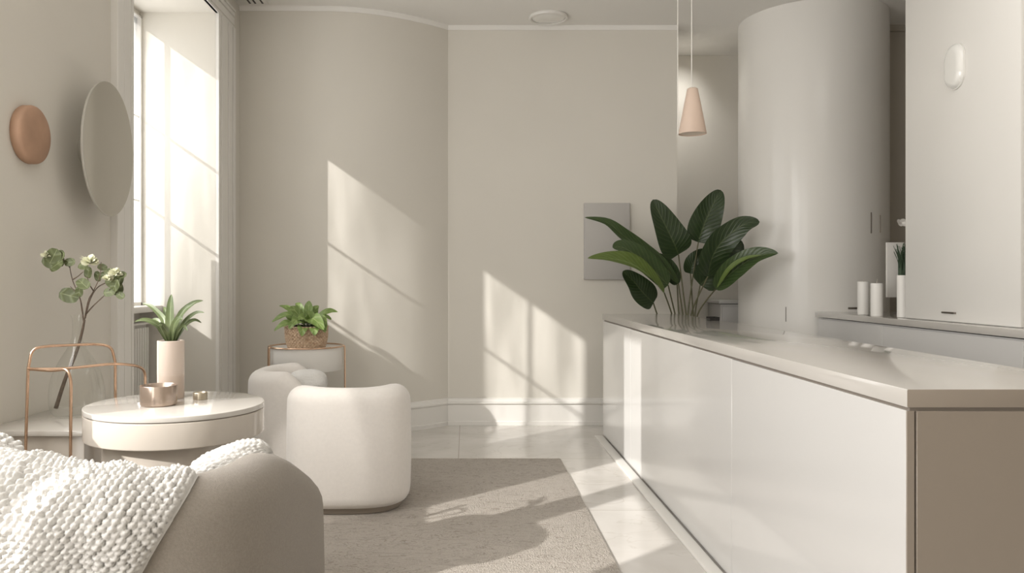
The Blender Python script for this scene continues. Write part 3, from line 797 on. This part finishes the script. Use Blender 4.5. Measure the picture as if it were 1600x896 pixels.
# ------------------------------------------------------------------ CONSOLE + VASE
KZ=.66
t=thing('wall_console','low cream glossy console against the left wall under the glass vase','console table',(-1.55,3.1,0))
box('top',XL+.002,-1.362,2.85,3.40,KZ-.02,KZ,M['drumtop'],t,.003)
box('body',XL+.004,-1.375,2.87,3.38,.0,KZ-.021,M['drum'],t,.003)
VX,VY=-1.548,3.17
t=thing('glass_vase','large clear glass bottle vase holding flowering twigs on the console','vase',(VX,VY,KZ))
prof=[(0,.004),(.06,.002),(.085,.008),(.098,.035),(.103,.07),(.100,.12),(.086,.175),(.062,.225),(.038,.265),(.022,.30),(.0175,.33),(.0175,.375),(.022,.395),(.024,.402)]
pr=smooth_path([(a,0,b) for a,b in prof],4)
bm=bmesh.new(); lathe(bm,[(max(0,q.x) if i else 0,q.z+KZ) for i,q in enumerate(pr)],64,(VX,VY)); obj('glass_body',bm,M['vaseglass'],t)
# twigs
def V(px,py,dy=0): return P(px,py,VY+dy)
t=thing('flowering_branch','bare dark twigs with round leaves and pale blooms in the glass vase','branch',(VX,VY,KZ))
fl=Vector((VX-.084,VY+.0,KZ+.030))
nk=V(133,492); mid=V(128,520)
main=[fl,V(103,590),V(119,552),mid,V(132,500)]
bm=bmesh.new(); tube(bm,smooth_path(main,8),.0085,8,.0045)
tw=[[V(131,505),V(126,470,.01),V(114,440,.03),V(109,418,.04)],
    [V(109,418,.04),V(103,410,.04),V(97,405,.03)],[V(131,505),V(128,485),V(124,465,-.03),V(110,448,-.03)],
    [V(132,500),V(138,470,-.02),V(146,455,-.02),V(156,432,-.02),V(158,410,-.02)],
    [V(133,498),V(141,468,.02),V(152,450,.03),V(168,440,.03),V(182,425,.02)],
    [V(134,492),V(146,478,.0),V(160,465,0),V(172,452,-.02)],
    [V(114,437,.03),V(122,432,.03),V(130,425,.02)],[V(146,455,-.02),V(140,445,-.03),V(136,432,-.03)],
    [V(109,418,.04),V(109,410,.04)]]
for q in tw: tube(bm,smooth_path(q,6),.0028,6,.0014)
obj('twigs',bm,M['twig'],t)
bm=bmesh.new()
lv=[(83,402,14),(78,410,11),(88,414,12),(93,400,10),(109,410,8),(130,416,8),(138,426,9),(108,462,14),(124,456,8),(130,444,11),(153,432,8),(160,418,7),(171,426,8),(178,433,10),(186,440,11),(175,442,10),(190,430,8),(184,452,10),(171,457,9),(180,446,10),(188,462,7),(164,430,7),(93,408,9)]
for i,(x,y,s) in enumerate(lv):
    c_=V(x,y,rnd.uniform(-.05,.05)); s=s*VY/FX*1.08
    a=rnd.uniform(0,2*PI); d=Vector((math.cos(a),rnd.uniform(-.3,.3),math.sin(a))).normalized()
    leaf(bm,[c_-d*s,c_,c_+d*s],s*.78,(rnd.uniform(-.4,.6),-1,rnd.uniform(.1,.7)),10,6,.12,'round')
obj('leaves',bm,M['leaf_euc'],t,recalc=False,angle=None)
for (x,y,R_) in ((72,401,.022),(140,411,.036),(168,437,.022),(180,428,.026)):
    c_=V(x,y,-.035); bm=bmesh.new()
    for k in range(48):
        a=rnd.uniform(0,2*PI); e=rnd.uniform(-.2,1.2); d=Vector((math.cos(a)*math.cos(e),math.sin(a)*math.cos(e)-.2,math.sin(e)*.7)).normalized()
        leaf(bm,[c_,c_+d*R_*.6,c_+d*R_*(.8+.4*rnd.random())],R_*.3,d.cross(Vector((math.sin(a),math.cos(a),.3))),6,4,.3,'round')
    obj('bloom',bm,M['petal'],t,recalc=False,angle=None)

# ------------------------------------------------------------------ COPPER WIRE CHAIR
def W(px,py,y): return P(px,py,y)
t=thing('wire_chair','thin copper wire chair frame between the console and the round table','chair frame',(-1.4,2.9,0))
cr_=.0052
A1=W(45,556,2.79); A2=W(75,541,2.84); A3=W(152,538,2.98); A4=W(180,556,3.0)
g=Vector((A1.x-.03,2.79,.0005)); 
obj('leg',tube(bmesh.new(),[g,W(44,577,2.79)],cr_,10),M['gold'],t)
obj('back_rail',tube(bmesh.new(),round_path([W(44,577,2.79),W(50,545,2.80),W(75,541,2.84),W(150,538,2.97),W(174,541,2.99),W(180,566,3.0)],.045),cr_,10),M['gold'],t)
obj('leg',tube(bmesh.new(),[W(180,566,3.0),Vector((W(182,600,3.0).x,3.0,.0125))],cr_,10),M['gold'],t)
pB=W(112,600,2.72)
obj('arm_rail',tube(bmesh.new(),round_path([W(45,577,2.79),W(82,580,2.75),W(106,577,2.72),W(111,596,2.72),Vector((pB.x-.006,2.72,.30))],.04),cr_,10),M['gold'],t)
obj('leg',tube(bmesh.new(),[Vector((pB.x-.006,2.72,.31)),Vector((pB.x-.008,2.72,.0125))],cr_,10),M['gold'],t)
pC=W(228,600,3.06)
obj('arm_rail',tube(bmesh.new(),round_path([W(45,577,2.79),W(100,577,2.83),W(180,568,2.92),W(216,572,3.0),W(227,580,3.06),Vector((pC.x,3.06,.5))],.05),cr_,10),M['gold'],t)
obj('leg',tube(bmesh.new(),[Vector((pC.x,3.06,.51)),Vector((pC.x+.004,3.06,.0125))],cr_,10),M['gold'],t)

# ------------------------------------------------------------------ PLANTER STAND + BASKET PLANT
SX,SY,SR,SZ=-1.125,5.62,.255,.735
t=thing('planter_stand','white drum planter stand with rose gold wire legs near the window','plant stand',(SX,SY,0))
obj('drum',lathe(bmesh.new(),[(0,SZ-.165),(SR-.012,SZ-.165),(SR-.008,SZ-.16),(SR-.008,SZ-.006),(SR-.014,SZ-.004),(SR-.02,SZ-.012),(0,SZ-.012)],96,(SX,SY)),M['trim'],t)
bm=bmesh.new()
ring=[(SX+(SR+.003)*math.cos(2*PI*k/64),SY+(SR+.003)*math.sin(2*PI*k/64),SZ) for k in range(65)]
tube(bm,ring,.0055,8); obj('top_ring',bm,M['gold'],t)
for a in (2,105,180,212):
    aa=math.radians(a)
    x,y=SX+(SR+.006)*math.cos(aa),SY+(SR+.006)*math.sin(aa)
    obj('leg',tube(bmesh.new(),round_path([(SX+(SR-.0)*math.cos(aa),SY+SR*math.sin(aa),SZ+.001),(x+.006*math.cos(aa),y+.006*math.sin(aa),SZ),(x+.008*math.cos(aa),y+.008*math.sin(aa),SZ-.03),(x+.012*math.cos(aa),y+.012*math.sin(aa),.003)],.012),.0062,8),M['gold'],t)
t=thing('basket_plant','bushy green leafy plant in a woven basket on the planter stand','potted plant',(SX,SY,SZ))
bz0=SZ-.012; bh=.155
bm=bmesh.new(); nz,na=84,288; rows=[]
for j in range(nz+1):
    f=j/nz; z=bz0+bh*f; R0=.128+.020*math.sin(min(1,f*1.5)*PI/2)-(.0 if f<.95 else .0)
    row=[]
    for i in range(na):
        a=2*PI*i/na
        wv=math.sin(a*36)*math.sin(f*PI*13)*.0055 + (.004 if f>.93 else 0)
        row.append(bm.verts.new((SX+(R0+wv)*math.cos(a),SY+(R0+wv)*math.sin(a),z)))
    rows.append(row)
for a,b in zip(rows,rows[1:]):
    for i in range(na): bm.faces.new((a[i],a[(i+1)%na],b[(i+1)%na],b[i]))
inn=[bm.verts.new((SX+.135*math.cos(2*PI*i/na),SY+.135*math.sin(2*PI*i/na),bz0+bh-.003)) for i in range(na)]
for i in range(na): bm.faces.new((rows[-1][i],rows[-1][(i+1)%na],inn[(i+1)%na],inn[i]))
bm.faces.new(rows[0][::-1]); obj('basket',bm,M['wicker'],t,angle=None)
bm=bmesh.new(); lathe(bm,[(.136,bz0+bh-.012),(.08,bz0+bh-.004),(0,bz0+bh)],32,(SX,SY)); obj('soil',bm,M['soil'],t)
bm=bmesh.new(); st=bmesh.new()
hl=[((478,520),(452,492),(424,504),.02,0),((478,520),(458,488),(436,478),.018,.1),((476,520),(450,505),(428,518),.02,-.12),((480,520),(482,492),(483,470),.026,.05),((485,520),(505,490),(528,488),.02,0),
    ((478,520),(468,495),(452,480),.03,-.05),((482,520),(478,500),(466,500),.033,-.14),((484,520),(498,500),(510,508),.03,-.12),((482,520),(492,512),(492,525),.03,-.19),((480,520),(474,512),(472,526),.028,-.2),((486,520),(502,508),(508,520),.026,-.15),
    ((476,520),(462,505),(452,515),.028,-.14),((484,520),(490,490),(498,478),.026,.08),((480,520),(470,485),(462,474),.02,.14),((486,520),(504,496),(518,500),.018,.1),((480,520),(486,500),(478,488),.03,-.08),((482,520),(500,500),(500,492),.03,.0),((478,520),(458,498),(444,492),.026,.12),((482,520),(488,498),(506,516),.034,-.17),((479,520),(468,500),(458,508),.034,-.16)]
for i,(a,b,c_,w,dy) in enumerate(hl):
    A=P(*a,SY+dy*.15); A.z=bz0+bh-.01; B=P(*b,SY+dy*.7); D=P(*c_,SY+dy)
    s0=A.lerp(B,.55)
    tube(st,smooth_path([A,A.lerp(s0,.5)+Vector((0,0,.008)),s0],4),.003,6)
    E=B.lerp(D,.5)+Vector((0,0,.012))
    leaf(bm,[s0,B,E,D],w*1.4,(rnd.uniform(-.3,.3),-.8,.9),14,6,.2,'lance',.12,i)
obj('leaves',bm,M['leaf_hosta'],t,recalc=False,angle=None); obj('stems',st,M['leaf_mid'],t)

# ------------------------------------------------------------------ BIG PLANT
BXP,BYP=1.835,6.27
t=thing('bird_of_paradise_plant','tall plant with broad dark green leaves standing behind the reception counter','potted plant',(BXP,BYP,0))
bm=bmesh.new(); lathe(bm,[(0,0),(.13,0),(.14,.01),(.17,.40),(.168,.41),(.155,.41),(.15,.38),(0,.38)],56,(BXP,BYP)); obj('pot',bm,M['pot'],t)
bm=bmesh.new(); lathe(bm,[(.151,.385),(.08,.395),(0,.40)],32,(BXP,BYP)); obj('soil',bm,M['soil'],t)
# tip, mid(s), base, half width px, depth at base, depth at tip, facing, stem x at counter, material, shape
big=[((913,340),[(948,348),(975,369),(1005,391),(1034,413)],(1060,443),10.5,6.25,6.0,(-.35,-1,.55),1067,'leaf_mid','lance'),
     ((918,404),[(950,404),(985,412),(1015,432)],(1038,458),14,6.1,5.75,(.0,-1,.8),1050,'leaf_bright','lance'),
     ((957,387),[(976,388),(1010,412)],(1044,446),17,6.15,5.95,(-.1,-1,.35),1055,'leaf_mid','broad'),
     ((973,424),[(990,440),(1005,458)],(1021,474),19,6.2,6.1,(.2,-1,.1),1027,'leaf_dark','broad'),
     ((1020,312),[(1036,345),(1052,378)],(1060,398),25,6.25,6.2,(.12,-1,.1),1072,'leaf_dark','broad'),
     ((1126,297),[(1113,322),(1100,352)],(1091,379),23,6.25,6.25,(-.1,-1,.05),1075,'leaf_dark','broad'),
     ((1187,347),[(1160,352),(1128,378),(1112,405)],(1106,432),21,6.15,5.95,(.15,-1,.3),1080,'leaf_dark','broad'),
     ((1160,378),[(1143,392),(1118,420)],(1094,446),26,6.25,6.2,(.1,-1,.1),1086,'leaf_dark','broad'),
     ((1216,396),[(1180,402),(1145,425)],(1118,452),17,6.1,5.8,(.05,-1,.6),1090,'leaf_mid','lance'),
     ((1104,391),[(1092,400),(1083,412)],(1079,428),13,6.3,6.3,(-.2,-1,0),1083,'leaf_dark','broad'),
     ((1020,396),[(1035,408),(1048,425)],(1058,445),12,6.3,6.25,(-.3,-1,.2),1061,'leaf_dark','lance')]
for i,(tip,mids,base,w,yb,yt,nr,sx,mt,shp) in enumerate(big):
    pts=[P(*base,yb)]; K=len(mids)
    for k,mp_ in enumerate(reversed(mids)): pts.append(P(*mp_,yb+(yt-yb)*(k+1)/(K+1)-.02))
    pts.append(P(*tip,yt))
    ww=w*yb/FX*1.04
    lf=obj('leaf',leaf(bmesh.new(),pts,ww,nr,28,10,.22 if shp=='broad' else .5,'broad' if shp=='broad' else 'lance',.10,i),M[mt],t,recalc=False,angle=None)
    b0=pts[0]; b1=P(sx,492,6.24); rt=Vector((BXP+(b1.x-BXP)*.35,BYP,.39))
    obj('stem',tube(bmesh.new(),smooth_path([rt,rt.lerp(b1,.6)+Vector((0,0,.0)),b1,b0],8),.0085,8,.005),M['stem'],lf)
# one folded pale underside along the bright leaf at right
pts=[P(1120,450,6.06),P(1140,420,5.95),P(1165,404,5.88),P(1190,399,5.82)]
obj('leaf',leaf(bmesh.new(),pts,.022,(-.3,-1,.9),18,4,.2,'lance'),M['leaf_bright'],t,recalc=False,angle=None)

# ------------------------------------------------------------------ LIGHT
def sun(d,e,col,ang):
    l=bpy.data.lights.new('sun','SUN'); l.energy=e; l.color=col; l.angle=math.radians(ang)
    o=bpy.data.objects.new('sun',l); C.objects.link(o); o.rotation_euler=Vector(d).to_track_quat('-Z','Y').to_euler(); o.location=(-8,-4,6)
sun((1.1,1,-.77),4.7,(1,.965,.92),.6)
def area(name,loc,d,sx,sy,e,col=(1,.975,.945),spread=180):
    l=bpy.data.lights.new(name,'AREA'); l.shape='RECTANGLE'; l.size=sx; l.size_y=sy; l.energy=e; l.color=col; l.spread=math.radians(spread)
    o=bpy.data.objects.new(name,l); C.objects.link(o); o.location=loc; o.rotation_euler=Vector(d).to_track_quat('-Z','Z').to_euler(); return o
area('sky_window_one',(-2.34,4.6,1.97),(1,0,0),1.85,1.85,50,(1,.985,.96))
area('sky_window_two',(-1.745,1.95,1.95),(1,0,0),1.6,1.7,56)
area('fill_left_near',(-1.735,-.7,1.65),(1,0,0),2.8,2.3,62)  # added near-left fill lamp, set in front of the blinds
area('ceiling_fill',(2.2,3.4,ZC-.01),(.08,.15,-1),.9,3.0,19)  # added fill over the right aisle, out of frame, no fixture there
area('alcove_fill',(1.98,7.12,ZC-.02),(-.2,0.25,-1),.3,.3,3,spread=110)  # added fill to brighten the alcove, no fitting there
w=bpy.data.worlds.new('World'); bpy.context.scene.world=w; w.use_nodes=True
bg=w.node_tree.nodes['Background']; bg.inputs['Color'].default_value=(.98,.98,1,1); bg.inputs['Strength'].default_value=1.5

# ------------------------------------------------------------------ CAMERA
cd=bpy.data.cameras.new('camera'); cam=bpy.data.objects.new('camera',cd); C.objects.link(cam)
cam.location=(0,0,CAMZ); cam.rotation_euler=(PI/2,0,0); cd.lens=28; cd.sensor_width=36
cd.shift_x=(800-728)/1600; cd.shift_y=-(448-438)/1600; cd.clip_start=.05
l=bpy.data.lights.new('chair_fill_spot','SPOT'); l.energy=95; l.color=(1,.96,.9); l.spot_size=math.radians(19); l.spot_blend=.35; l.shadow_soft_size=.02  # added spot imitating sunlight on the white chairs
o=bpy.data.objects.new('chair_fill_spot',l); C.objects.link(o); o.location=(-1.66,2.55,2.35); o.rotation_euler=(Vector((-.90,4.1,.42))-Vector(o.location)).to_track_quat('-Z','Y').to_euler()
sc=bpy.context.scene; sc.camera=cam
sc.view_settings.view_transform='Standard'; sc.view_settings.look='None'; sc.view_settings.exposure=.17
